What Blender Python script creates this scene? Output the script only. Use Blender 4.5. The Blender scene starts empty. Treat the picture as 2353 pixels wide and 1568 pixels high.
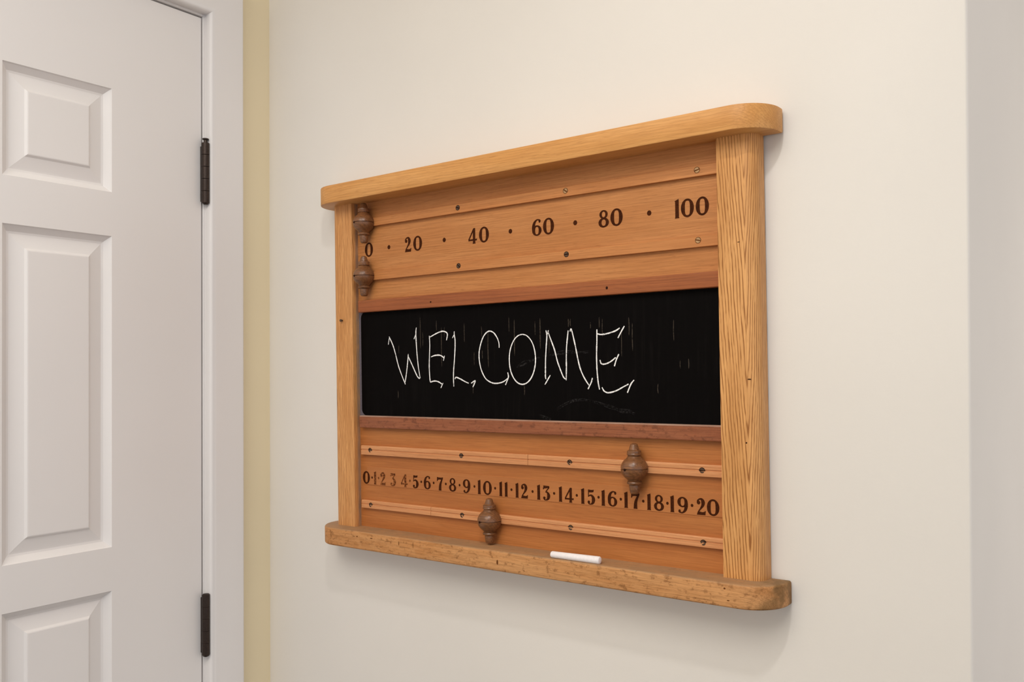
import bpy, bmesh, math, random
from mathutils import Vector, Matrix
random.seed(7)
scene = bpy.context.scene
col = scene.collection

# ------------------------------------------------------------------ camera
cam_d = bpy.data.cameras.new('camera')
cam_d.sensor_fit = 'HORIZONTAL'
cam_d.sensor_width = 36.0
cam_d.lens = 2011.161 * 36.0 / 2353.0
cam_d.shift_y = (826.183 - 784.0) / 2353.0
cam_d.clip_start = 0.02
cam = bpy.data.objects.new('camera', cam_d)
R_ = (0.80437733, 0.59410417, -0.00416562)
U_ = (0.00890774, -0.00504925, 0.99994758)
F_ = (-0.59405199, 0.80437226, 0.00935363)
cam.matrix_world = Matrix(((R_[0], U_[0], -F_[0], 1.20777732),
                           (R_[1], U_[1], -F_[1], -0.94645937),
                           (R_[2], U_[2], -F_[2], 1.455),
                           (0, 0, 0, 1)))
col.objects.link(cam)
scene.camera = cam

# ------------------------------------------------------------------ world, lights, exposure
world = bpy.data.worlds.new('world')
scene.world = world
world.use_nodes = True
bg = world.node_tree.nodes['Background']
bg.inputs['Color'].default_value = (0.975, 0.985, 1.02, 1)
bg.inputs['Strength'].default_value = 0.90

def area_light(name, loc, target, size, power, color, shape='DISK'):
    d = bpy.data.lights.new(name, 'AREA')
    d.shape = shape
    d.size = size
    d.energy = power
    d.color = color
    o = bpy.data.objects.new(name, d)
    o.location = loc
    v = Vector(target) - Vector(loc)
    o.rotation_euler = v.to_track_quat('-Z', 'Y').to_euler()
    col.objects.link(o)
    return o

area_light('ceiling_spot', (0.96, -0.75, 2.42), (0.96, -0.75, 0), 0.08, 3.9, (1.0, 0.98, 0.95))
area_light('ceiling_bounce_fill', (0.78, -1.55, 2.43), (0.78, -1.55, 0), 1.3, 21.5, (1.0, 0.955, 0.88), 'SQUARE')  # added soft fill standing in for ceiling bounce, not a known fixture
area_light('hall_fill', (2.5, 1.2, 2.42), (2.5, 1.2, 0), 0.5, 28.0, (1.0, 0.90, 0.80))  # added fill to brighten the return wall; no lamp known there

scene.view_settings.view_transform = 'Standard'
scene.view_settings.look = 'None'
scene.view_settings.gamma = 1.0
scene.view_settings.exposure = 0.12
scene.view_settings.use_curve_mapping = False

# ------------------------------------------------------------------ helpers
def lin(r, g, b):
    f = lambda c: (c / 255 / 12.92) if c / 255 <= 0.04045 else ((c / 255 + 0.055) / 1.055) ** 2.4
    return (f(r), f(g), f(b), 1.0)

def tag(o, label=None, cat=None, kind=None, group=None):
    if label: o['label'] = label
    if cat: o['category'] = cat
    if kind: o['kind'] = kind
    if group: o['group'] = group
    return o

def obj(name, bm, mat, parent=None, smooth=None):
    me = bpy.data.meshes.new(name)
    bmesh.ops.recalc_face_normals(bm, faces=bm.faces[:])
    bm.to_mesh(me)
    bm.free()
    me.materials.append(mat)
    if smooth is not None:
        me.polygons.foreach_set('use_smooth', [True] * len(me.polygons))
        me.set_sharp_from_angle(angle=smooth)
    o = bpy.data.objects.new(name, me)
    col.objects.link(o)
    if parent: o.parent = parent
    return o

def box(bm, x0, x1, y0, y1, z0, z1, bev=0.0, seg=2):
    g = bmesh.ops.create_cube(bm, size=1.0)
    vs = g['verts']
    for v in vs:
        v.co = Vector(((x0 + x1) / 2 + v.co.x * (x1 - x0), (y0 + y1) / 2 + v.co.y * (y1 - y0), (z0 + z1) / 2 + v.co.z * (z1 - z0)))
    if bev:
        es = list({e for v in vs for e in v.link_edges})
        bmesh.ops.bevel(bm, geom=es, offset=bev, segments=seg, affect='EDGES', profile=0.5)

def prism(bm, pts, axis, a, b, bev=0.0, seg=3):
    """extrude a closed outline: axis 'z' takes (x,y) points, axis 'x' takes (y,z) points"""
    def P(p, t): return Vector((p[0], p[1], t)) if axis == 'z' else Vector((t, p[0], p[1]))
    lo = [bm.verts.new(P(p, a)) for p in pts]
    hi = [bm.verts.new(P(p, b)) for p in pts]
    f0 = bm.faces.new(lo); f1 = bm.faces.new(hi[::-1])
    n = len(pts)
    for i in range(n):
        bm.faces.new((lo[i], hi[i], hi[(i + 1) % n], lo[(i + 1) % n]))
    if bev:
        bmesh.ops.recalc_face_normals(bm, faces=bm.faces[:])
        es = list(set(list(f0.edges) + list(f1.edges)))
        bmesh.ops.bevel(bm, geom=es, offset=bev, segments=seg, affect='EDGES', profile=0.5)

def arc(cx, cy, r, a0, a1, n):
    return [(cx + r * math.cos(math.radians(a0 + (a1 - a0) * i / n)), cy + r * math.sin(math.radians(a0 + (a1 - a0) * i / n))) for i in range(n + 1)]

def lathe(bm, prof, c, axis='z', n=40, clampy=None):
    rings = []
    for (t, r) in prof:
        ring = []
        for k in range(n):
            a = math.tau * k / n
            u, w = r * math.cos(a), r * math.sin(a)
            p = Vector((c[0] + u, c[1] + w, c[2] + t)) if axis == 'z' else (Vector((c[0] + u, c[1] + t, c[2] + w)) if axis == 'y' else Vector((c[0] + t, c[1] + u, c[2] + w)))
            if clampy is not None and p.y > clampy: p.y = clampy
            ring.append(bm.verts.new(p))
        rings.append(ring)
    for a, b in zip(rings, rings[1:]):
        for k in range(n):
            bm.faces.new((a[k], a[(k + 1) % n], b[(k + 1) % n], b[k]))
    bm.faces.new(rings[0]); bm.faces.new(rings[-1][::-1])

# ------------------------------------------------------------------ node materials
class M:
    def __init__(s, name, rough=0.5, spec=0.4):
        s.m = bpy.data.materials.new(name); s.m.use_nodes = True
        s.t = s.m.node_tree; s.b = s.t.nodes['Principled BSDF']
        s.b.inputs['Roughness'].default_value = rough
        s.b.inputs['Specular IOR Level'].default_value = spec
        s.tc = s.t.nodes.new('ShaderNodeTexCoord')
    def mapped(s, scale, loc=(0, 0, 0), rot=(0, 0, 0)):
        n = s.t.nodes.new('ShaderNodeMapping')
        n.inputs['Scale'].default_value = scale; n.inputs['Location'].default_value = loc; n.inputs['Rotation'].default_value = rot
        s.t.links.new(s.tc.outputs['Object'], n.inputs['Vector'])
        return n.outputs['Vector']
    def noise(s, vec, scale=1.0, detail=4.0, rough=0.55, dist=0.0):
        n = s.t.nodes.new('ShaderNodeTexNoise')
        n.inputs['Scale'].default_value = scale; n.inputs['Detail'].default_value = detail
        n.inputs['Roughness'].default_value = rough; n.inputs['Distortion'].default_value = dist
        s.t.links.new(vec, n.inputs['Vector'])
        return n.outputs['Fac']
    def math(s, op, a, b=None, c=None, clamp=False):
        n = s.t.nodes.new('ShaderNodeMath'); n.operation = op; n.use_clamp = clamp
        for i, v in enumerate((a, b, c)):
            if v is None: continue
            if isinstance(v, (int, float)): n.inputs[i].default_value = v
            else: s.t.links.new(v, n.inputs[i])
        return n.outputs[0]
    def remap(s, v, a, b, lo=0.0, hi=1.0):
        n = s.t.nodes.new('ShaderNodeMapRange')
        n.interpolation_type = 'SMOOTHSTEP'
        s.t.links.new(v, n.inputs['Value'])
        for k, q in (('From Min', a), ('From Max', b), ('To Min', lo), ('To Max', hi)): n.inputs[k].default_value = q
        return n.outputs['Result']
    def mix(s, f, a, b):
        n = s.t.nodes.new('ShaderNodeMix'); n.data_type = 'RGBA'
        for k, v in ((0, f), (6, a), (7, b)):
            if isinstance(v, (int, float, tuple)): n.inputs[k].default_value = v
            else: s.t.links.new(v, n.inputs[k])
        return n.outputs[2]
    def xyz(s):
        n = s.t.nodes.new('ShaderNodeSeparateXYZ')
        s.t.links.new(s.tc.outputs['Object'], n.inputs[0])
        return n.outputs
    def color(s, c):
        if isinstance(c, tuple): s.b.inputs['Base Color'].default_value = c
        else: s.t.links.new(c, s.b.inputs['Base Color'])
    def bump(s, h, strength=0.2, dist=0.0005):
        n = s.t.nodes.new('ShaderNodeBump')
        n.inputs['Strength'].default_value = strength; n.inputs['Distance'].default_value = dist
        s.t.links.new(h, n.inputs['Height']); s.t.links.new(n.outputs[0], s.b.inputs['Normal'])

def wood(name, base, dark, light, axis='X', seed=0.0, line=0.5, linefreq=300.0, vx=None, vslope=14.0, pore=0.5, mottle=0.35,
         dust=None, dustz=None, spots=0.0, rough=0.45, spec=0.35, ringdist=1.6, stain=False):
    m = M(name, rough, spec)
    al, ac = 7.0, 420.0
    sc = lambda a, c: (a, c, c) if axis == 'X' else (c, c, a)
    X = m.xyz()
    off = (seed, seed * 1.7, seed * 0.6)
    # broad soft tone changes
    broad = m.noise(m.mapped(sc(6, 45), off), 1.0, 3, 0.5)
    c = m.mix(m.remap(broad, 0.3, 0.7), base, light)
    # growth lines
    along, across = (X[0], m.math('ADD', X[2], X[1])) if axis == 'X' else (X[2], m.math('ADD', X[0], X[1]))
    wob = m.noise(m.mapped(sc(9, 30), off), 1.0, 2, 0.5)
    wob2 = m.noise(m.mapped(sc(16, 130), off), 1.0, 3, 0.6)
    if vx is None:
        g = m.math('MULTIPLY', across, linefreq)
        g = m.math('ADD', g, m.math('MULTIPLY', along, linefreq * 0.03))
    else:
        d = m.math('SUBTRACT', across, vx)
        d = m.math('SQRT', m.math('ADD', m.math('MULTIPLY', d, d), 0.0000012))
        g = m.math('SUBTRACT', m.math('MULTIPLY', d, linefreq), m.math('MULTIPLY', along, vslope))
    if not isinstance(g, (int, float)):
        g = m.math('ADD', g, m.math('MULTIPLY', wob, ringdist * 2))
        g = m.math('ADD', g, m.math('MULTIPLY', wob2, 1.1))
    fr = m.math('FRACT', g)
    tri = m.math('ABSOLUTE', m.math('SUBTRACT', fr, 0.5))
    ln = m.remap(tri, 0.24, 0.04)
    brk = m.remap(m.noise(m.mapped(sc(28, 260), off), 1.0, 3, 0.6), 0.30, 0.52)
    c = m.mix(m.math('MULTIPLY', m.math('MULTIPLY', ln, brk), line), c, dark)
    # fine pores: short dark dashes along the grain
    p = m.noise(m.mapped(sc(60, 1100), off), 1.0, 2, 0.5)
    p = m.remap(p, 0.56, 0.74)
    c = m.mix(m.math('MULTIPLY', p, pore), c, dark)
    fine = m.noise(m.mapped(sc(14, 700), off), 1.0, 4, 0.6)
    c = m.mix(m.math('MULTIPLY', m.remap(fine, 0.35, 0.68), mottle), c, dark)
    if spots:
        s = m.noise(m.mapped((110, 110, 170), off), 1.0, 4, 0.65)
        c = m.mix(m.math('MULTIPLY', m.remap(s, 0.53, 0.66), spots), c, dark)
        s2 = m.noise(m.mapped((55, 55, 130), (3, 2, seed)), 1.0, 5, 0.7)
        c = m.mix(m.math('MULTIPLY', m.remap(s2, 0.48, 0.60), spots * 0.6), c, light)
    if dust is not None:
        dn = m.noise(m.mapped((30, 60, 60)), 1.0, 4, 0.6)
        if dustz is not None:
            dm = m.remap(X[2], dustz - 0.0022, dustz)
        else:
            dm = m.math('MULTIPLY', m.remap(X[1], -0.021, -0.016), m.math('LESS_THAN', m.math('ABSOLUTE', m.math('SUBTRACT', X[0], 0.0161)), 0.0006))
        c = m.mix(m.math('MULTIPLY', dm, m.remap(dn, 0.2, 0.75, 0.45, 0.95)), c, dust)
    if stain:
        st = m.math('MULTIPLY', m.remap(X[0], 0.628, 0.655), m.remap(m.noise(m.mapped((40, 40, 40)), 1.0, 4, 0.6), 0.35, 0.6))
        c = m.mix(m.math('MULTIPLY', st, 0.75), c, lin(112, 84, 48))
    m.color(c)
    m.bump(m.math('ADD', m.math('MULTIPLY', fine, 0.5), m.math('MULTIPLY', p, -0.6)), 0.25, 0.0004)
    return m.m

def paint(name, rgb, rough=0.55, spec=0.3, bscale=260.0, bstr=0.12):
    m = M(name, rough, spec)
    n = m.noise(m.mapped((1, 1, 1)), bscale, 3, 0.6)
    b = m.noise(m.mapped((1, 1, 1)), 3.0, 2, 0.5)
    dk = tuple(v * 0.965 for v in rgb[:3]) + (1.0,)
    m.color(m.mix(m.remap(b, 0.3, 0.7), rgb, dk))
    m.bump(n, bstr, 0.0006)
    return m.m

def plain(name, rgb, rough=0.5, spec=0.4, metal=0.0, vary=0.12, vscale=400.0):
    m = M(name, rough, spec)
    n = m.noise(m.mapped((1, 1, 1)), vscale, 3, 0.6)
    dk = tuple(v * (1 - vary * 2) for v in rgb[:3]) + (1.0,)
    m.color(m.mix(m.remap(n, 0.3, 0.7), rgb, dk))
    m.b.inputs['Metallic'].default_value = metal
    return m.m

wall_paint = paint('cream_wall_paint', lin(232, 227, 220))
warm_cast_paint = paint('cream_paint_warm_cast', lin(237, 222, 188))  # cream wall paint with the left side's yellow light cast mixed into its colour
ceiling_paint = paint('white_ceiling_paint', lin(235, 232, 226))
white_paint = paint('white_door_paint', lin(234, 230, 228), rough=0.38, spec=0.45, bscale=90, bstr=0.04)
floor_mat = wood('oak_floor', lin(72, 56, 42), lin(48, 36, 27), lin(82, 65, 50), axis='X', seed=9)
bronze = plain('dark_bronze', lin(62, 50, 44), 0.36, 0.6, 0.7)

oak_top = wood('golden_oak', lin(210, 149, 82), lin(160, 102, 48), lin(224, 166, 100), axis='X', seed=1.3, line=0.22, linefreq=260, pore=0.4, mottle=0.28)
oak_stile_r = wood('ring_grained_oak', lin(216, 157, 94), lin(150, 94, 44), lin(230, 172, 108), axis='Z', seed=2.1, line=1.0, linefreq=290, vx=0.6050, vslope=17, ringdist=0.75, pore=0.4, mottle=0.3)
oak_stile_l = wood('straight_grained_oak', lin(214, 152, 90), lin(152, 94, 46), lin(226, 166, 104), axis='Z', seed=4.4, line=0.95, linefreq=330, pore=0.4, mottle=0.3, dust=lin(134, 112, 96), ringdist=1.0)
oak_shelf = wood('worn_oak', lin(196, 134, 78), lin(120, 74, 36), lin(212, 156, 102), axis='X', seed=5.7, line=0.22, linefreq=200, pore=0.45, mottle=0.3,
                 dust=lin(158, 126, 94), dustz=0.0264, spots=0.6, stain=True, rough=0.6, spec=0.25)
panel_wood = wood('reddish_panel_wood', lin(190, 124, 68), lin(136, 80, 36), lin(198, 134, 78), axis='X', seed=7.2, line=0.12, linefreq=160, pore=0.42, mottle=0.36, rough=0.5)
panel_wood_low = wood('reddish_lower_panel_wood', lin(178, 108, 54), lin(132, 74, 32), lin(190, 121, 64), axis='X', seed=11.2, line=0.10, linefreq=120, pore=0.22, mottle=0.3, rough=0.5)
rail_wood = wood('pale_rail_wood', lin(210, 144, 94), lin(150, 90, 48), lin(218, 154, 104), axis='X', seed=3.2, line=0.1, linefreq=300, pore=0.3, mottle=0.3, rough=0.5)
rail_wood_up = wood('brown_rail_wood', lin(194, 126, 70), lin(144, 86, 42), lin(200, 134, 78), axis='X', seed=6.1, line=0.1, linefreq=300, pore=0.35, mottle=0.3, rough=0.5)
strip_wood = wood('number_strip_wood', lin(180, 111, 58), lin(136, 78, 36), lin(188, 120, 66), axis='X', seed=8.9, line=0.08, linefreq=160, pore=0.2, mottle=0.2)
red_wood = wood('red_mahogany', lin(156, 86, 46), lin(100, 50, 24), lin(166, 96, 54), axis='X', seed=12.5, line=0.12, linefreq=160, pore=0.35, mottle=0.4, rough=0.42)
red_wood_low = wood('worn_red_mahogany', lin(150, 86, 54), lin(82, 40, 22), lin(160, 98, 66), axis='X', seed=14.5, line=0.12, linefreq=160, pore=0.35, mottle=0.4, spots=0.5, rough=0.45,
                    dust=lin(176, 146, 128), dustz=0.1935)
pointer_wood = wood('dark_turned_wood', lin(122, 80, 48), lin(62, 38, 24), lin(140, 92, 56), axis='X', seed=15.5, line=0.3, linefreq=260, pore=0.4, mottle=0.5, rough=0.3, spec=0.5)
ink = plain('brown_black_ink', lin(74, 34, 10), 0.7, 0.08, vary=0.25, vscale=500)
mi = M('worn_ink', 0.7, 0.08)
mi.color(mi.mix(mi.remap(mi.noise(mi.mapped((1, 1, 1)), 420, 4, 0.7), 0.44, 0.66), lin(88, 46, 22), lin(166, 100, 54)))
ink_worn = mi.m
dark_hole = plain('dark_hole', lin(48, 24, 12), 0.8, 0.1)
dark_steel = plain('dark_steel', lin(88, 66, 50), 0.45, 0.5, 0.35)
knot_brown = plain('knot_brown', lin(112, 66, 32), 0.7, 0.1)
brass = plain('dull_brass', lin(186, 150, 108), 0.4, 0.5, 0.35)

mb = M('blackboard_slate', 0.7, 0.06)
n1 = mb.noise(mb.mapped((320, 320, 14)), 1.0, 4, 0.6)
n2 = mb.noise(mb.mapped((9, 9, 14)), 1.0, 4, 0.6)
mb.color(mb.mix(mb.math('MULTIPLY', mb.remap(n1, 0.45, 0.8), mb.remap(n2, 0.35, 0.7)), lin(6, 4, 4), lin(18, 15, 14)))
black = mb.m
grey_back = plain('dusty_grey_edge', lin(112, 104, 112), 0.8, 0.2)
def chalkmat(name, op_lo, rgb, sc=900):
    m = M(name, 0.9, 0.1)
    n = m.noise(m.mapped((1, 1, 1)), sc, 3, 0.7)
    m.color(m.mix(m.remap(n, op_lo, op_lo + 0.16), lin(14, 11, 10), rgb))
    return m.m
chalk_ink = chalkmat('chalk_mark', 0.30, lin(244, 242, 240), 800)
streak_mat = chalkmat('chalk_run', 0.36, lin(66, 58, 50), 500)
smear_mat = chalkmat('chalk_smear', 0.44, lin(46, 44, 44), 350)
chalk_white = plain('white_chalk', lin(246, 240, 240), 0.85, 0.2, vary=0.03)

# ------------------------------------------------------------------ room shell
CX = 1.0612                       # outside corner of the board wall
bm = bmesh.new()
box(bm, 0.0, CX - 0.12, 0.0, 0.12, 0.0, 2.46)
tag(obj('wall_back', bm, wall_paint), kind='structure')
bm = bmesh.new()
prism(bm, [(CX - 0.12, 0.0)] + arc(CX - 0.003, 0.003, 0.003, -90, 0, 4) + [(CX, 3.2), (CX - 0.12, 3.2)], 'z', 0.0, 2.46)
tag(obj('wall_right', bm, wall_paint, smooth=0.6), kind='structure')
HE, GAP, LW, DT = -0.1317, 0.0034, 0.69, 2.0073    # hinge edge, gap, leaf width, leaf top
OY0, OY1, OZ = HE - LW - GAP, HE + GAP, DT + GAP
bm = bmesh.new()
box(bm, -0.12, 0.0, OY1 + 0.02, 0.12, 0.0, 2.46)
box(bm, -0.12, 0.0, OY0 - 0.02, OY1 + 0.02, OZ + 0.02, 2.46)
box(bm, -0.12, 0.0, -4.2, OY0 - 0.02, 0.0, 2.46)
tag(obj('wall_left', bm, warm_cast_paint), kind='structure')
bm = bmesh.new(); box(bm, -0.12, 4.2, 3.2, 3.32, 0.0, 2.46)
tag(obj('wall_far', bm, wall_paint), kind='structure')
bm = bmesh.new(); box(bm, -0.12, 4.2, -4.2, 3.32, -0.1, 0.0)
tag(obj('floor', bm, floor_mat), kind='structure')
bm = bmesh.new(); box(bm, -0.12, 4.2, -4.2, 3.32, 2.46, 2.56)
tag(obj('ceiling', bm, ceiling_paint), kind='structure')

# casing and jamb around the door
CI, CO, CH = HE + 0.0070, HE + 0.0674, DT + 0.007
CI2, CO2 = HE - LW - 0.007, HE - LW - 0.0674
bm = bmesh.new()
T = 0.018
prof = [(0.0, 0.0), (0.010, 0.0), (0.0135, 0.0012), (0.0165, 0.0042), (T, 0.0085), (T, 0.0575), (0.0168, 0.0595), (0.0150, 0.0604), (0.0, 0.0604)]  # (x, distance outwards)
path = [(CI, 0.0, 1, 0), (CI, CH, 1, 1), (CI2, CH, -1, 1), (CI2, 0.0, -1, 0)]
rings = []
for (y, z, sy, sz) in path:
    rings.append([bm.verts.new((x, y + sy * d, z + sz * d)) for x, d in prof])
for a, b in zip(rings, rings[1:]):
    for k in range(len(prof)):
        k2 = (k + 1) % len(prof)
        bm.faces.new((a[k], a[k2], b[k2], b[k]))
bm.faces.new(rings[0]); bm.faces.new(rings[-1][::-1])
tag(obj('trim_1', bm, white_paint, smooth=0.5), kind='structure')
bm = bmesh.new()   # jamb lining and stop
for y0, y1 in ((OY1, OY1 + 0.02), (OY0 - 0.02, OY0)):
    box(bm, -0.12, 0.0, y0, y1, 0.0, OZ + 0.02, 0.0008, 1)
box(bm, -0.12, 0.0, OY0, OY1, OZ, OZ + 0.02, 0.0008, 1)
for y0, y1 in ((OY1 - 0.013, OY1), (OY0, OY0 + 0.013)):
    box(bm, -0.075, -0.038, y0, y1, 0.0, OZ)
box(bm, -0.075, -0.038, OY0 + 0.013, OY1 - 0.013, OZ - 0.013, OZ)
tag(obj('trim_2', bm, white_paint), kind='structure')

# six-panel door leaf
cols = [(-0.4258, -0.2775), (HE - LW + 0.1458, HE - LW + 0.2941)]
rows = [(1.7095, 1.8588), (1.2002, 1.6462), (0.262, 1.1377)]
ys = sorted([HE, HE - LW] + [v for c_ in cols for v in c_])
zs = sorted([0.008, DT] + [v for r_ in rows for v in r_])
bm = bmesh.new()
for i in range(len(ys) - 1):
    for j in range(len(zs) - 1):
        hole = any(abs(ys[i] - c_[0]) < 1e-6 for c_ in cols) and any(abs(zs[j] - r_[0]) < 1e-6 for r_ in rows)
        for x in ((-0.035,) if hole else (0.0, -0.035)):
            bm.faces.new([bm.verts.new((x, y, z)) for y, z in ((ys[i], zs[j]), (ys[i + 1], zs[j]), (ys[i + 1], zs[j + 1]), (ys[i], zs[j + 1]))])
for y in (ys[0], ys[-1]):
    bm.faces.new([bm.verts.new(p) for p in ((0, y, 0.008), (-0.035, y, 0.008), (-0.035, y, DT), (0, y, DT))])
for z in (zs[0], zs[-1]):
    bm.faces.new([bm.verts.new(p) for p in ((0, ys[0], z), (-0.035, ys[0], z), (-0.035, ys[-1], z), (0, ys[-1], z))])
bmesh.ops.remove_doubles(bm, verts=bm.verts[:], dist=1e-5)
door = tag(obj('door_1', bm, white_paint), kind='structure')
ring_prof = [(0.0, 0.0), (0.0015, -0.0022), (0.0085, -0.0085), (0.0115, -0.0092), (0.0135, -0.0088), (0.0270, -0.0052), (0.0295, -0.0045), (0.0322, -0.0018), (0.0335, -0.0014)]
for c_ in cols:
    for r_ in rows:
        bm = bmesh.new(); rg = []
        for d, x in ring_prof:
            rg.append([bm.verts.new((x, y, z)) for y, z in ((c_[0] + d, r_[0] + d), (c_[1] - d, r_[0] + d), (c_[1] - d, r_[1] - d), (c_[0] + d, r_[1] - d))])
        for a, b in zip(rg, rg[1:]):
            for k in range(4): bm.faces.new((a[k], a[(k + 1) % 4], b[(k + 1) % 4], b[k]))
        bm.faces.new(rg[-1])
        obj('door_panel', bm, white_paint, door)

def hinge(z0, z1, head):
    bm = bmesh.new()
    box(bm, -0.002, 0.0050, -0.1331, -0.1272, z0 + 0.003, z1 - 0.005, 0.0004, 1)       # leaves seen edge-on
    box(bm, 0.0, 0.0016, -0.1290, -0.1252, z0 + 0.003, z1 - 0.005)
    h = obj('hinge', bm, bronze, door)
    cx, cy, r = 0.0082, -0.1292, 0.0060
    n = 5; L = (z1 - z0) / n
    for k in range(n):
        bm = bmesh.new()
        a, b = z0 + L * k + 0.0002, z0 + L * (k + 1) - 0.0002
        lathe(bm, [(a, r * 0.95), (a + 0.0003, r), (b - 0.0003, r), (b, r * 0.95)], (cx, cy, 0), 'z', 20)
        obj('knuckle', bm, bronze, h, 0.7)
    bm = bmesh.new()
    if head:
        lathe(bm, [(z0 - 0.002, 0.003), (z0, 0.0045), (z1, 0.0030), (z1 + 0.0045, 0.0026), (z1 + 0.0050, 0.0048), (z1 + 0.0066, 0.0050), (z1 + 0.0074, 0.0030)], (cx, cy, 0), 'z', 20)
    else:
        lathe(bm, [(z0 - 0.0030, 0.002), (z0 - 0.0018, 0.0045), (z0, 0.0056), (z1, 0.0056), (z1 + 0.0010, 0.0045), (z1 + 0.0014, 0.002)], (cx, cy, 0), 'z', 20)
    obj('hinge_pin', bm, bronze, h, 0.7)
hinge(1.7146, 1.8095, True)
hinge(1.0085, 1.1025, False)
hinge(0.3020, 0.3965, False)

# ------------------------------------------------------------------ scoreboard (built in its own frame: x right, -y towards the room, z up)
board = bpy.data.objects.new('scoreboard', None)
ex = Vector((0.99995488, 0.0, 0.00949957)); ez = Vector((-0.00949945, -0.00499971, 0.99994238)); ey = ez.cross(ex)
board.matrix_world = Matrix(((ex.x, ey.x, ez.x, 0.219), (ex.y, ey.y, ez.y, -0.0012), (ex.z, ey.z, ez.z, 1.19), (0, 0, 0, 1)))
board.empty_display_size = 0.1
col.objects.link(board)
tag(board, 'oak billiards scoreboard with a blackboard reading WELCOME, hung on the cream wall', 'scoreboard')

SD, SR = 0.050, 0.042
def shelf_outline(x0, x1, d, r):
    return [(x0, 0.0)] + arc(x0 + r, -d + r, r, 180, 270, 14) + arc(x1 - r, -d + r, r, 270, 360, 14) + [(x1, 0.0)]
bm = bmesh.new(); prism(bm, shelf_outline(-0.0505, 0.6660, SD, SR), 'z', 0.5136, 0.5405, 0.0014, 2)
obj('cornice', bm, oak_top, board, 0.6)
bm = bmesh.new(); prism(bm, shelf_outline(-0.0505, 0.6665, SD, SR), 'z', 0.0, 0.0265, 0.0028, 4)
sh = obj('chalk_shelf', bm, oak_shelf, board, 0.6)
tag(sh, 'worn oak ledge with rounded ends')
W_, D_, RS = 0.045, 0.026, 0.0135
bm = bmesh.new(); x0 = -0.0289
prism(bm, [(x0, 0.0)] + arc(x0 + RS, -D_ + RS, RS, 180, 270, 8) + arc(x0 + W_ - 0.001, -D_ + 0.001, 0.001, 270, 360, 2) + [(x0 + W_, 0.0)], 'z', 0.0262, 0.5138)
stile_left = obj('stile', bm, oak_stile_l, board, 0.6)
bm = bmesh.new(); x0 = 0.5995
prism(bm, [(x0, 0.0)] + arc(x0 + 0.001, -D_ + 0.001, 0.001, 180, 270, 2) + arc(x0 + W_ - RS, -D_ + RS, RS, 270, 360, 8) + [(x0 + W_, 0.0)], 'z', 0.0262, 0.5138)
stile_right = obj('stile', bm, oak_stile_r, board, 0.6)
XL, XR = 0.0158, 0.5998
BD = 0.013
bm = bmesh.new(); box(bm, XL, XR, -BD, -0.002, 0.3500, 0.5138)
up_panel = tag(obj('score_panel', bm, panel_wood, board), 'upper panel numbered in twenties to 100')
bm = bmesh.new(); box(bm, XL, XR, -BD, -0.002, 0.0262, 0.1930)
low_panel = tag(obj('score_panel', bm, panel_wood_low, board), 'lower panel numbered 0 to 20')
bm = bmesh.new(); box(bm, 0.0296, XR - 0.004, -BD - 0.0007, -BD + 0.002, 0.0895, 0.1170, 0.0004, 1)
strip = obj('number_strip', bm, strip_wood, low_panel)
bm = bmesh.new(); box(bm, XL, XR, -0.0128, -0.002, 0.1925, 0.3505)
bb_back = tag(obj('blackboard_surround', bm, grey_back, board), 'dusty grey edge around the blackboard')
bm = bmesh.new()
r = 0.009
prism(bm, [(x, -z) for x, z in arc(0.0212 + r, 0.1940 + r, r, 270, 180, 6) + arc(0.0212 + r, 0.3490 - r, r, 180, 90, 6) + [(XR, 0.3490), (XR, 0.1940)]], 'z', 0.0125, 0.0140, 0.0003, 1)
for v in bm.verts: v.co = Vector((v.co.x, -v.co.z, -v.co.y))
bbd = tag(obj('blackboard', bm, black, board), 'black writing surface')

# rails the pointers slide on
def rail(z0, z1, x0, x1, mat, joint, grooved):
    parts = [(x0, joint - 0.0003), (joint + 0.0003, x1)] if joint else [(x0, x1)]
    bm = bmesh.new()
    h = z1 - z0
    for a, b in parts:
        if grooved:
            pts = [(-BD + 0.001, z0), (-0.0180, z0), (-0.0182, z0 + 0.0004), (-0.0182, z0 + h * 0.46), (-0.0170, z0 + h * 0.50), (-0.0170, z0 + h * 0.56), (-0.0180, z0 + h * 0.60), (-0.0180, z0 + h * 0.88), (-0.0172, z1), (-BD + 0.001, z1)]
        else:
            pts = [(-BD + 0.001, z0), (-0.0178, z0), (-0.0181, z0 + 0.0004), (-0.0181, z1 - 0.0004), (-0.0178, z1), (-BD + 0.001, z1)]
        prism(bm, pts, 'x', a, b)
    return obj('rail', bm, mat, board)
rails = [rail(0.4765, 0.4887, 0.0225, XR, rail_wood_up, None, False),
         rail(0.3958, 0.4080, 0.0225, XR, rail_wood_up, None, False),
         rail(0.1350, 0.1487, 0.0225, XR, rail_wood, 0.3307, True),
         rail(0.0551, 0.0668, 0.0225, XR, rail_wood, 0.1611, True)]
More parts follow.
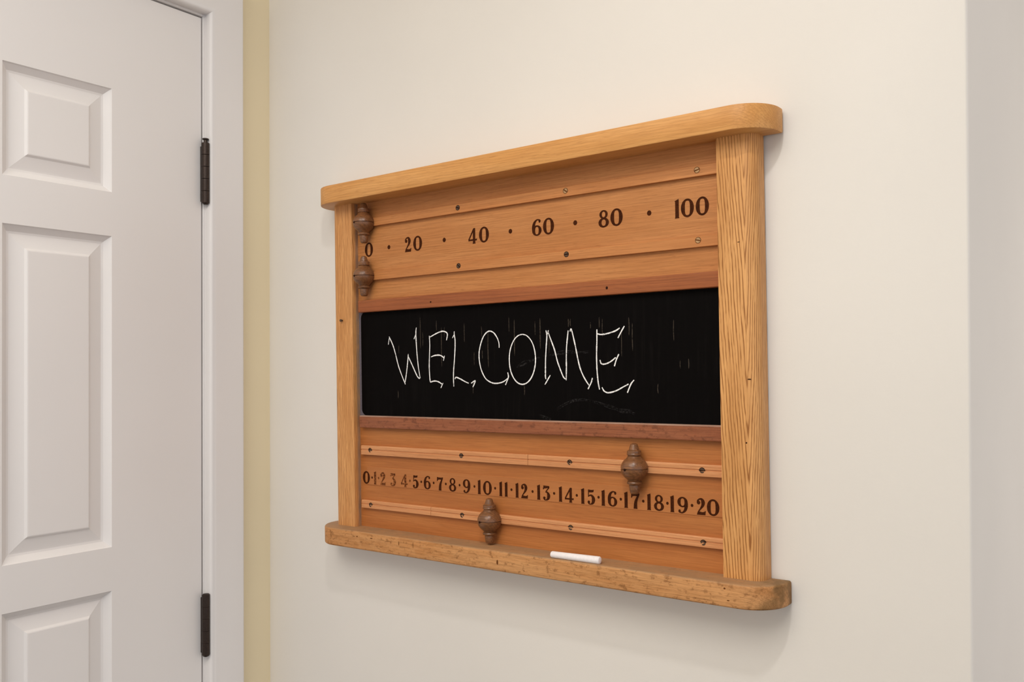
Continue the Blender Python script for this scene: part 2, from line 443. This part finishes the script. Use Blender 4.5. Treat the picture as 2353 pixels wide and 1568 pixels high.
def screw(x, z, parent, mat, ang, y=-0.0181):
    bm = bmesh.new()
    R0 = 0.0030
    ca, sa = math.cos(ang), math.sin(ang)
    # two half discs with a slot between
    for s in (1, -1):
        pts = [(R0 * math.cos(t), R0 * math.sin(t)) for t in [math.radians(14 + 152 * i / 10) for i in range(11)]]
        pts = [(p[0], s * p[1]) for p in pts]
        vs = [bm.verts.new((x + p[0] * ca - p[1] * sa, y - 0.0002, z + p[0] * sa + p[1] * ca)) for p in pts]
        bm.faces.new(vs)
        vb = [bm.verts.new((v.co.x, y + 0.0001, v.co.z)) for v in vs]
        for k in range(len(vs)): bm.faces.new((vs[k], vs[(k + 1) % len(vs)], vb[(k + 1) % len(vs)], vb[k]))
    obj('screw', bm, mat, parent)
    bm = bmesh.new()
    lathe(bm, [(0.0002, 0.0037), (-0.00008, 0.0037)], (x, y, z), 'y', 20)
    obj('screw_hole', bm, knot_brown if mat is brass else dark_hole, parent)
for ri, zc, kinds in ((0, 0.4836, 'dbbd'), (1, 0.4035, 'dddb'), (2, 0.1418, 'dddd'), (3, 0.0601, 'dddd')):
    for k, x in enumerate((0.0415, 0.2185, 0.3950, 0.5730)):
        if ri < 2 and k == 0: continue          # behind the pointer knobs
        mat = brass if (ri < 2 and k == 3) or (ri == 0 and k == 2) else dark_steel
        screw(x, zc, rails[ri], mat, random.uniform(-0.9, 0.9))

def red_rail(z0, z1, mat):
    bm = bmesh.new(); box(bm, 0.0228, XR, -0.0212, -BD + 0.001, z0, z1, 0.0012, 2)
    return obj('blackboard_rail', bm, mat, board)
rr_up = red_rail(0.3484, 0.3666, red_wood)
rr_low = red_rail(0.1756, 0.1937, red_wood_low)
def pit(parent, x, z, d, rx, rz, mat=dark_hole):
    bm = bmesh.new()
    lathe(bm, [(0.0, 1.0), (-0.00012, 0.96)], (0, 0, 0), 'y', 14)
    for v in bm.verts: v.co = Vector((x + v.co.x * rx, -d + v.co.y, z + v.co.z * rz))
    obj('dent', bm, mat, parent)
pit(rr_up, 0.4545, 0.3570, 0.0212, 0.0016, 0.0019)
pit(rr_up, 0.1691, 0.3563, 0.0212, 0.0014, 0.0012)
pit(stile_right, 0.6335, 0.2453, 0.0260, 0.0023, 0.0006)
pit(stile_right, 0.6240, 0.3956, 0.0260, 0.0016, 0.0004)
pit(stile_right, 0.6290, 0.1760, 0.0260, 0.0009, 0.0009)
for x, z, rx, rz in ((0.3029, 0.0120, 0.0014, 0.0032), (0.0450, 0.0188, 0.0017, 0.0008), (0.0745, 0.0190, 0.0026, 0.0007), (0.6110, 0.0205, 0.0012, 0.0010), (0.6150, 0.0080, 0.0016, 0.0006), (0.1290, 0.0175, 0.0006, 0.0030)):
    pit(sh, x, z, 0.0500, rx, rz, knot_brown)
bm = bmesh.new()                                         # small nail in the left stile
lathe(bm, [(0.0003, 0.0014), (-0.0030, 0.0012), (-0.0032, 0.0022), (-0.0038, 0.0020)], (-0.0062, -0.0260, 0.3378), 'y', 12)
nail = obj('nail', bm, dark_steel, stile_left, 0.6)
tag(nail, 'small dark nail sticking out')

# turned pointers
def pointer(x, z):
    rz, rx = 0.0148, 0.0163
    prof = [(0.0300, 0.0014), (0.0296, 0.0030), (0.0285, 0.0043), (0.0250, 0.0054), (0.0222, 0.0062), (0.0218, 0.0070), (0.0212, 0.0082), (0.0196, 0.0085), (0.0182, 0.0083), (0.0172, 0.0088), (0.0160, 0.0086), (0.0154, 0.0072)]
    for i in range(1, 10):
        a = math.radians(62 - 62 * i / 9.6)
        prof.append((rz * math.sin(a), rx * math.cos(a)))
    prof += [(0.0007, 0.0163), (0.0003, 0.0150), (-0.0003, 0.0150), (-0.0007, 0.0163)]
    for i in range(9, 0, -1):
        a = math.radians(62 - 62 * i / 9.6)
        prof.append((-rz * math.sin(a), rx * math.cos(a)))
    prof += [(-0.0150, 0.0075), (-0.0154, 0.0086), (-0.0166, 0.0092), (-0.0180, 0.0088), (-0.0188, 0.0068), (-0.0196, 0.0064), (-0.0212, 0.0066), (-0.0260, 0.0060), (-0.0288, 0.0052), (-0.0300, 0.0040), (-0.0302, 0.0018)]
    bm = bmesh.new()
    lathe(bm, prof, (x, -0.0245, z), 'z', 36, clampy=-0.0136)
    p = obj('pointer', bm, pointer_wood, board, 0.5)
    bm = bmesh.new()
    a = math.radians(-108)
    lathe(bm, [(0.0, 0.0016), (-0.0005, 0.0015)], (0, 0, 0), 'y', 12)
    rot = Matrix.Rotation(math.radians(-14), 4, 'Z')
    for v in bm.verts: v.co = rot @ v.co + Vector((x - 0.0042, -0.0245 - 0.0157, z - 0.0004))
    obj('pin', bm, dark_hole, p)
    return p
pointer(0.0412, 0.4815); pointer(0.0402, 0.4022); pointer(0.2712, 0.0587); pointer(0.4900, 0.1403)

# ------------------------------------------------------------------ numerals
def smooth_line(pts, sub=6):
    out = []
    n = len(pts)
    for i in range(n - 1):
        p0, p1, p2, p3 = pts[max(i - 1, 0)], pts[i], pts[i + 1], pts[min(i + 2, n - 1)]
        for k in range(sub):
            t = k / sub
            out.append(tuple(0.5 * (2 * p1[j] + (p2[j] - p0[j]) * t + (2 * p0[j] - 5 * p1[j] + 4 * p2[j] - p3[j]) * t * t + (3 * p1[j] - p0[j] - 3 * p2[j] + p3[j]) * t ** 3) for j in range(len(p1))))
    out.append(pts[-1])
    return out
def S(pts, sub=6):                                         # brush stroke: (x, z, width)
    L = smooth_line(pts, sub) if sub > 1 else pts
    a, b = [], []
    for i, p in enumerate(L):
        q0, q1 = L[max(i - 1, 0)], L[min(i + 1, len(L) - 1)]
        dx, dz = q1[0] - q0[0], q1[1] - q0[1]; l = math.hypot(dx, dz) or 1
        nx, nz = -dz / l * p[2] * 0.56, dx / l * p[2] * 0.56
        a.append((p[0] + nx, p[1] + nz)); b.append((p[0] - nx, p[1] - nz))
    return [[a[i], a[i + 1], b[i + 1], b[i]] for i in range(len(L) - 1)]
def ringg(cx, cz, rx, rz, ix, iz, e=2.6, n=36, ox=0.0):
    o, i_ = [], []
    for k in range(n):
        t = math.tau * k / n; c, s = math.cos(t), math.sin(t)
        o.append((cx + rx * c, cz + rz * s))
        i_.append((cx + ox + 0.94 * ix * math.copysign(abs(c) ** (2 / e), c), cz + 0.97 * iz * math.copysign(abs(s) ** (2 / e), s)))
    return [[o[k], o[(k + 1) % n], i_[(k + 1) % n], i_[k]] for k in range(n)]
def ball(cx, cz, r, n=16): return [[(cx + r * math.cos(math.tau * k / n), cz + r * math.sin(math.tau * k / n)) for k in range(n)]]
six = ringg(0.35, 0.32, 0.345, 0.32, 0.135, 0.235, 2.5) + S([(0.58, 0.80, 0.06), (0.56, 0.90, 0.13), (0.46, 0.965, 0.075), (0.34, 0.955, 0.09), (0.19, 0.82, 0.15), (0.115, 0.60, 0.20), (0.105, 0.36, 0.20)]) + ball(0.55, 0.85, 0.07)
glyph = {
    '0': (0.80, ringg(0.40, 0.5, 0.40, 0.505, 0.165, 0.40, 3.2)),
    '1': (0.27, S([(0.135, 0.0, 0.26), (0.135, 0.03, 0.24), (0.135, 0.06, 0.205), (0.135, 0.94, 0.205), (0.125, 0.965, 0.22), (0.11, 1.0, 0.25)], 1)),
    '2': (0.60, ball(0.125, 0.735, 0.115) + S([(0.05, 0.76, 0.07), (0.08, 0.86, 0.09), (0.20, 0.955, 0.085), (0.34, 0.93, 0.15), (0.42, 0.76, 0.215), (0.38, 0.56, 0.16), (0.24, 0.36, 0.09), (0.12, 0.20, 0.07), (0.06, 0.10, 0.06)])
          + [[(0.0, 0.0), (0.06, 0.15), (0.12, 0.22), (0.2, 0.20), (0.36, 0.17), (0.50, 0.20), (0.55, 0.26), (0.585, 0.24), (0.56, 0.0)]]),
    '3': (0.60, S([(0.05, 0.90, 0.20), (0.30, 0.915, 0.15), (0.54, 0.93, 0.11)], 1) + S([(0.06, 0.86, 0.10), (0.055, 0.74, 0.05)], 1) + S([(0.52, 0.90, 0.08), (0.40, 0.76, 0.07), (0.26, 0.62, 0.07)], 1)
          + S([(0.22, 0.56, 0.08), (0.32, 0.575, 0.09), (0.44, 0.46, 0.18), (0.475, 0.30, 0.23), (0.42, 0.13, 0.17), (0.28, 0.035, 0.08), (0.14, 0.045, 0.07), (0.06, 0.14, 0.07)]) + ball(0.12, 0.16, 0.10)),
    '4': (0.70, [[(0.33, 0.0), (0.60, 0.0), (0.565, 0.06), (0.565, 1.0), (0.42, 1.0), (0.365, 0.86), (0.365, 0.06)]] + S([(0.44, 0.95, 0.09), (0.04, 0.28, 0.09)], 1)
          + [[(0.0, 0.19), (0.70, 0.19), (0.70, 0.33), (0.64, 0.30), (0.0, 0.30)]]),
    '5': (0.60, [[(0.07, 0.99), (0.11, 0.80), (0.30, 0.80), (0.48, 0.83), (0.52, 0.99), (0.30, 0.965)]] + S([(0.105, 0.96, 0.07), (0.095, 0.50, 0.06)], 1)
          + S([(0.09, 0.52, 0.05), (0.20, 0.60, 0.08), (0.33, 0.60, 0.12), (0.45, 0.48, 0.19), (0.48, 0.31, 0.23), (0.42, 0.13, 0.17), (0.28, 0.035, 0.08), (0.14, 0.045, 0.07), (0.06, 0.14, 0.07)]) + ball(0.12, 0.16, 0.10)),
    '6': (0.70, six),
    '7': (0.64, [[(0.03, 1.0), (0.02, 0.68), (0.07, 0.68), (0.13, 0.78), (0.28, 0.82), (0.48, 0.80), (0.62, 0.90), (0.62, 1.0), (0.45, 0.965), (0.2, 0.97)]]
          + S([(0.575, 0.93, 0.10), (0.46, 0.70, 0.13), (0.37, 0.48, 0.18), (0.335, 0.25, 0.21), (0.33, 0.0, 0.24)])),
    '8': (0.69, ringg(0.345, 0.755, 0.275, 0.25, 0.12, 0.165, 2.2) + ringg(0.345, 0.285, 0.345, 0.285, 0.15, 0.185, 2.2)),
    '9': (0.70, [[(0.70 - x, 1.0 - z) for x, z in poly] for poly in six]),
}
def printed(text, xc, zc, H, parent, y, gap=0.19, wid=1.0, mat=ink):
    ws = [glyph[c][0] * H * wid for c in text]
    tot = sum(ws) + gap * H * (len(text) - 1)
    x = xc - tot / 2
    bm = bmesh.new()
    for n, c in enumerate(text):
        for k, poly in enumerate(glyph[c][1]):
            vs = [bm.verts.new((x + p[0] * H * wid, y - 0.00002 * (k % 5) - 0.0001, zc - H / 2 + p[1] * H)) for p in poly]
            try: bm.faces.new(vs)
            except ValueError: pass
        g = gap
        x += ws[n] + g * H
    return obj('numeral', bm, mat, parent)
def dot(xc, zc, r, parent, y, mat=ink):
    bm = bmesh.new()
    bm.faces.new([bm.verts.new((xc + r * math.cos(math.tau * k / 20), y - 0.0001, zc + r * 1.08 * math.sin(math.tau * k / 20))) for k in range(20)])
    obj('printed_dot', bm, mat, parent)

for tx, x in (('0', 0.0396), ('20', 0.1303), ('40', 0.2505), ('60', 0.3567), ('80', 0.4565), ('100', 0.5636)):
    printed(tx, x, 0.4429, 0.0214, up_panel, -BD, gap=0.17 if tx[0] in '24' else 0.10, wid=0.95 if len(tx) == 3 else 1.0)
for x in (0.0813, 0.1889, 0.3044, 0.4057, 0.5092):
    dot(x, 0.4427, 0.0029, up_panel, -BD)
SY = -BD - 0.0007
low = [(0, .0286), (1, .0471), (2, .0636), (3, .0842), (4, .1066), (5, .1289), (6, .1515), (7, .1753), (8, .1985), (9, .2236), (10, .2555), (11, .2872), (12, .3172), (13, .3518), (14, .3864), (15, .4186), (16, .4490), (17, .4802), (18, .5115), (19, .5417), (20, .5775)]
for n, x in low:
    printed(str(n), x, 0.1002, 0.0188, strip, SY, gap=0.21 if n not in (20,) else 0.06, mat=ink_worn if n in (1, 2, 3, 4) else ink)
for x in (.0407, .0543, .1178, .1399, .1635, .1862, .2112, .2376, .2732, .3004, .3345, .3681, .4022, .4338, .4650, .4954, .5270, .5580):
    dot(x, 0.1007, 0.00165, strip, SY, ink_worn if x in (.0543, .1178) else ink)

# ------------------------------------------------------------------ chalk writing (millimetres on the board)
letters = [
('W',[[(80.3,310.6),(87.8,297.7),(92.6,285.4),(98.4,267.4),(104.8,253.6),(111.8,240.2)],[(111.3,243.1),(114.9,259.9),(118.0,280.8),(117.7,283.6)],[(118.0,280.8),(125.9,267.8),(133.3,255.0),(137.5,249.7),(140.7,248.9)],[(140.9,249.3),(137.8,264.5),(135.4,284.4),(134.0,304.4),(133.8,314.8),(134.7,321.9)],[(134.1,313.2),(129.9,305.3)],[(80.6,308.5),(78.7,298.8)]]),
('E',[[(159.3,309.1),(160.1,295.7),(159.1,280.0),(158.5,264.2),(159.3,250.0),(160.2,243.3)],[(160.3,307.1),(169.3,310.7),(178.7,313.8),(185.9,314.6),(192.0,312.3),(193.2,308.7),(191.3,301.8)],[(162.2,279.1),(168.8,280.9),(177.1,281.3),(182.2,279.9),(185.8,277.5)],[(187.4,280.2),(185.2,273.2)],[(160.2,243.3),(168.1,244.9),(175.4,243.8),(182.0,240.5)],[(184.1,242.1),(179.8,235.1)]]),
('L',[[(205.7,313.7),(205.7,309.1),(207.0,302.1),(206.8,290.5),(205.5,275.2),(203.7,259.8),(203.2,248.2),(203.6,237.0)],[(205.5,309.1),(202.2,304.5)],[(206.0,247.4),(208.1,249.9),(216.0,247.4),(223.9,243.9),(230.3,241.6)],[(234.7,241.6),(241.6,245.0),(240.5,241.2),(237.5,236.3)]]),
('C',[[(283.7,288.9),(283.4,295.2),(280.7,302.0),(275.2,308.9),(268.7,311.7),(263.0,310.2),(257.1,304.6),(252.6,295.4),(249.5,284.1),(249.4,273.6),(251.6,263.0),(255.2,254.7),(260.8,247.1),(269.3,242.6),(276.8,241.3),(285.2,242.2),(291.7,244.4),(298.4,248.8)],[(297.3,255.8),(298.5,250.6),(297.3,247.0),(293.3,239.2)]]),
('O',[[(322.2,305.5),(328.1,304.0),(333.5,299.9),(337.9,293.7),(340.9,285.9),(342.4,277.0),(342.3,267.8),(340.4,258.9),(337.1,251.2),(332.5,245.1),(327.0,241.3),(321.0,240.0),(315.1,241.3),(309.6,245.2),(305.1,251.4),(301.9,259.4),(300.4,268.4),(300.5,277.9),(302.4,286.9),(305.9,294.7),(310.6,300.7),(316.2,304.4),(322.2,305.5)]]),
('M',[[(359.5,309.3),(360.8,302.2),(359.6,288.1),(358.3,272.5),(357.9,259.1),(357.7,250.5),(358.3,246.6)],[(361.0,303.0),(363.3,309.1)],[(363.2,306.0),(368.2,294.1),(372.6,283.1),(376.6,269.0),(381.0,258.1),(385.0,249.6),(388.2,246.5)],[(389.3,244.9),(389.9,258.8),(390.0,271.9),(390.7,287.3),(392.3,299.6),(393.4,308.0)],[(396.1,306.4),(398.0,309.4),(401.4,297.7),(404.3,285.4),(407.2,271.6),(410.6,259.3),(415.8,248.6),(422.7,238.7)],[(427.9,247.8),(426.3,242.5),(421.3,233.8)],[(365.3,251.6),(356.8,239.6)]]),
('E',[[(435.4,307.5),(435.1,292.1),(434.4,277.1),(434.5,262.0),(435.2,250.7),(436.3,241.0),(437.9,233.4)],[(434.8,302.5),(440.5,301.1),(447.4,301.5),(455.1,303.0),(462.0,305.0),(467.5,308.1)],[(473.9,310.1),(469.1,302.9),(464.8,296.0)],[(439.2,269.8),(440.7,265.7),(444.1,264.5),(449.3,265.5),(454.5,267.7),(461.4,272.4)],[(465.7,276.4),(462.2,269.8),(459.3,261.7)],[(441.5,236.1),(444.4,231.6),(449.5,229.6),(456.4,230.5),(463.2,232.8),(470.8,236.5),(478.4,240.1)],[(486.0,244.9),(481.7,240.1),(476.6,229.5)]]),
]
def ribbon(bm, pts, w, y, taper=0.25):
    pts = [(p[0] / 1000, p[1] / 1000) for p in pts]
    L = smooth_line(pts, 5) if len(pts) > 2 else [tuple(pts[0][j] + (pts[1][j] - pts[0][j]) * t / 8 for j in range(2)) for t in range(9)]
    n = len(L)
    a, b = [], []
    for i, p in enumerate(L):
        q0, q1 = L[max(i - 1, 0)], L[min(i + 1, n - 1)]
        dx, dz = q1[0] - q0[0], q1[1] - q0[1]; l = math.hypot(dx, dz) or 1
        ww = w * (1 + random.uniform(-0.16, 0.16)) * (1 - taper * (abs(2 * i / (n - 1) - 1) ** 4)) / 2
        a.append(bm.verts.new((p[0] - dz / l * ww, y, p[1] + dx / l * ww)))
        b.append(bm.verts.new((p[0] + dz / l * ww, y, p[1] - dx / l * ww)))
    for i in range(n - 1): bm.faces.new((a[i], a[i + 1], b[i + 1], b[i]))
for ch, strokes in letters:
    bm = bmesh.new()
    for i, s in enumerate(strokes):
        ln_ = sum(math.dist(s[k], s[k + 1]) for k in range(len(s) - 1))
        ribbon(bm, s, 0.0017 if ln_ > 12 else 0.0013, -0.01415 - 0.00002 * i)
    obj('chalk_letter', bm, chalk_ink, bbd)
streaks = [(96.9, 219.5, 231.7, 0.5), (99.8, 285.2, 297.3, 0.25), (142.1, 291.4, 336.7, 0.5), (146.5, 294.8, 315.0, 0.35), (173.0, 315.9, 330.5, 0.5), (182.2, 264.6, 320.7, 0.7), (187.7, 306.5, 320.5, 0.35), (223.7, 298.0, 324.8, 0.5), (240.6, 266.1, 284.3, 0.3), (253.7, 304.3, 319.0, 0.3), (254.9, 274.9, 286.2, 0.6), (265.1, 262.4, 312.4, 0.8), (300.4, 309.4, 329.2, 0.3), (309.1, 277.2, 325.5, 0.9), (342.4, 303.5, 321.8, 0.35), (350.4, 285.6, 325.8, 0.9), (363.8, 279.3, 311.3, 0.35), (393.7, 312.2, 322.7, 0.6), (396.9, 313.1, 322.5, 0.5), (426.1, 308.8, 317.1, 0.3), (438.7, 309.4, 322.7, 0.5), (443.3, 297.9, 320.4, 0.3), (479.9, 298.7, 320.7, 0.6), (484.7, 279.6, 313.5, 0.5), (538.9, 289.9, 315.0, 0.3), (517.6, 228.9, 240.6, 0.4), (556.9, 257.7, 269.2, 0.4), (323.9, 225.7, 238.8, 0.5), (237.9, 227.5, 245.7, 0.35), (546.5, 257.9, 267.5, 0.2), (469.4, 272.9, 307.1, 0.2)]
bm = bmesh.new()
for x, za, zb, i in streaks:
    ribbon(bm, [(x, za), (x + random.uniform(-0.6, 0.6), (za + zb) / 2), (x, zb)], 0.0007 + 0.0010 * i, -0.01405, 0.9)
tag(obj('chalk_runs', bm, streak_mat, bbd), kind='stuff')
smears = [[(311.4, 260.3), (325.0, 268.2), (341.0, 273.3), (362.0, 278.2)], [(363.2, 278.2), (387.4, 280.8), (424.2, 279.0)], [(373.4, 207.0), (393.7, 217.8), (411.0, 220.0), (435.0, 216.2), (458.4, 210.4), (481.2, 208.3)], [(420.7, 218.1), (449.1, 213.3), (467.5, 207.5), (485.7, 205.8)], [(347.5, 199.0), (365.6, 195.1)]]
bm = bmesh.new()
for k, s in enumerate(smears):
    for j in range(3):
        ribbon(bm, [(x + random.uniform(-2, 2), z + random.uniform(-2.4, 2.4)) for x, z in s], 0.0006 + 0.0012 * random.random(), -0.01402, 0.95)
tag(obj('chalk_smears', bm, smear_mat, bbd), kind='stuff')

# ------------------------------------------------------------------ stick of chalk lying on the shelf
bm = bmesh.new()
r0, r1, Lc = 0.0040, 0.0046, 0.0690
lathe(bm, [(0.0, r0 * 0.55), (0.0006, r0 * 0.86), (0.0016, r0), (Lc - 0.0016, r1), (Lc - 0.0006, r1 * 0.86), (Lc, r1 * 0.5)], (0, 0, 0), 'x', 24)
ch = obj('chalk_stick', bm, chalk_white, None, 0.6)
p0 = board.matrix_world @ Vector((0.3838, -0.0455, 0.0265 + 0.0042))
ax = (board.matrix_world.to_3x3() @ Vector((1.0, 0.030, 0.0))).normalized()
up = (board.matrix_world.to_3x3() @ Vector((0, 0, 1)))
yy = up.cross(ax).normalized(); up = ax.cross(yy)
ch.matrix_world = Matrix(((ax.x, yy.x, up.x, p0.x), (ax.y, yy.y, up.y, p0.y), (ax.z, yy.z, up.z, p0.z), (0, 0, 0, 1)))
tag(ch, 'white stick of chalk lying on the oak ledge under the lower score panel', 'chalk')
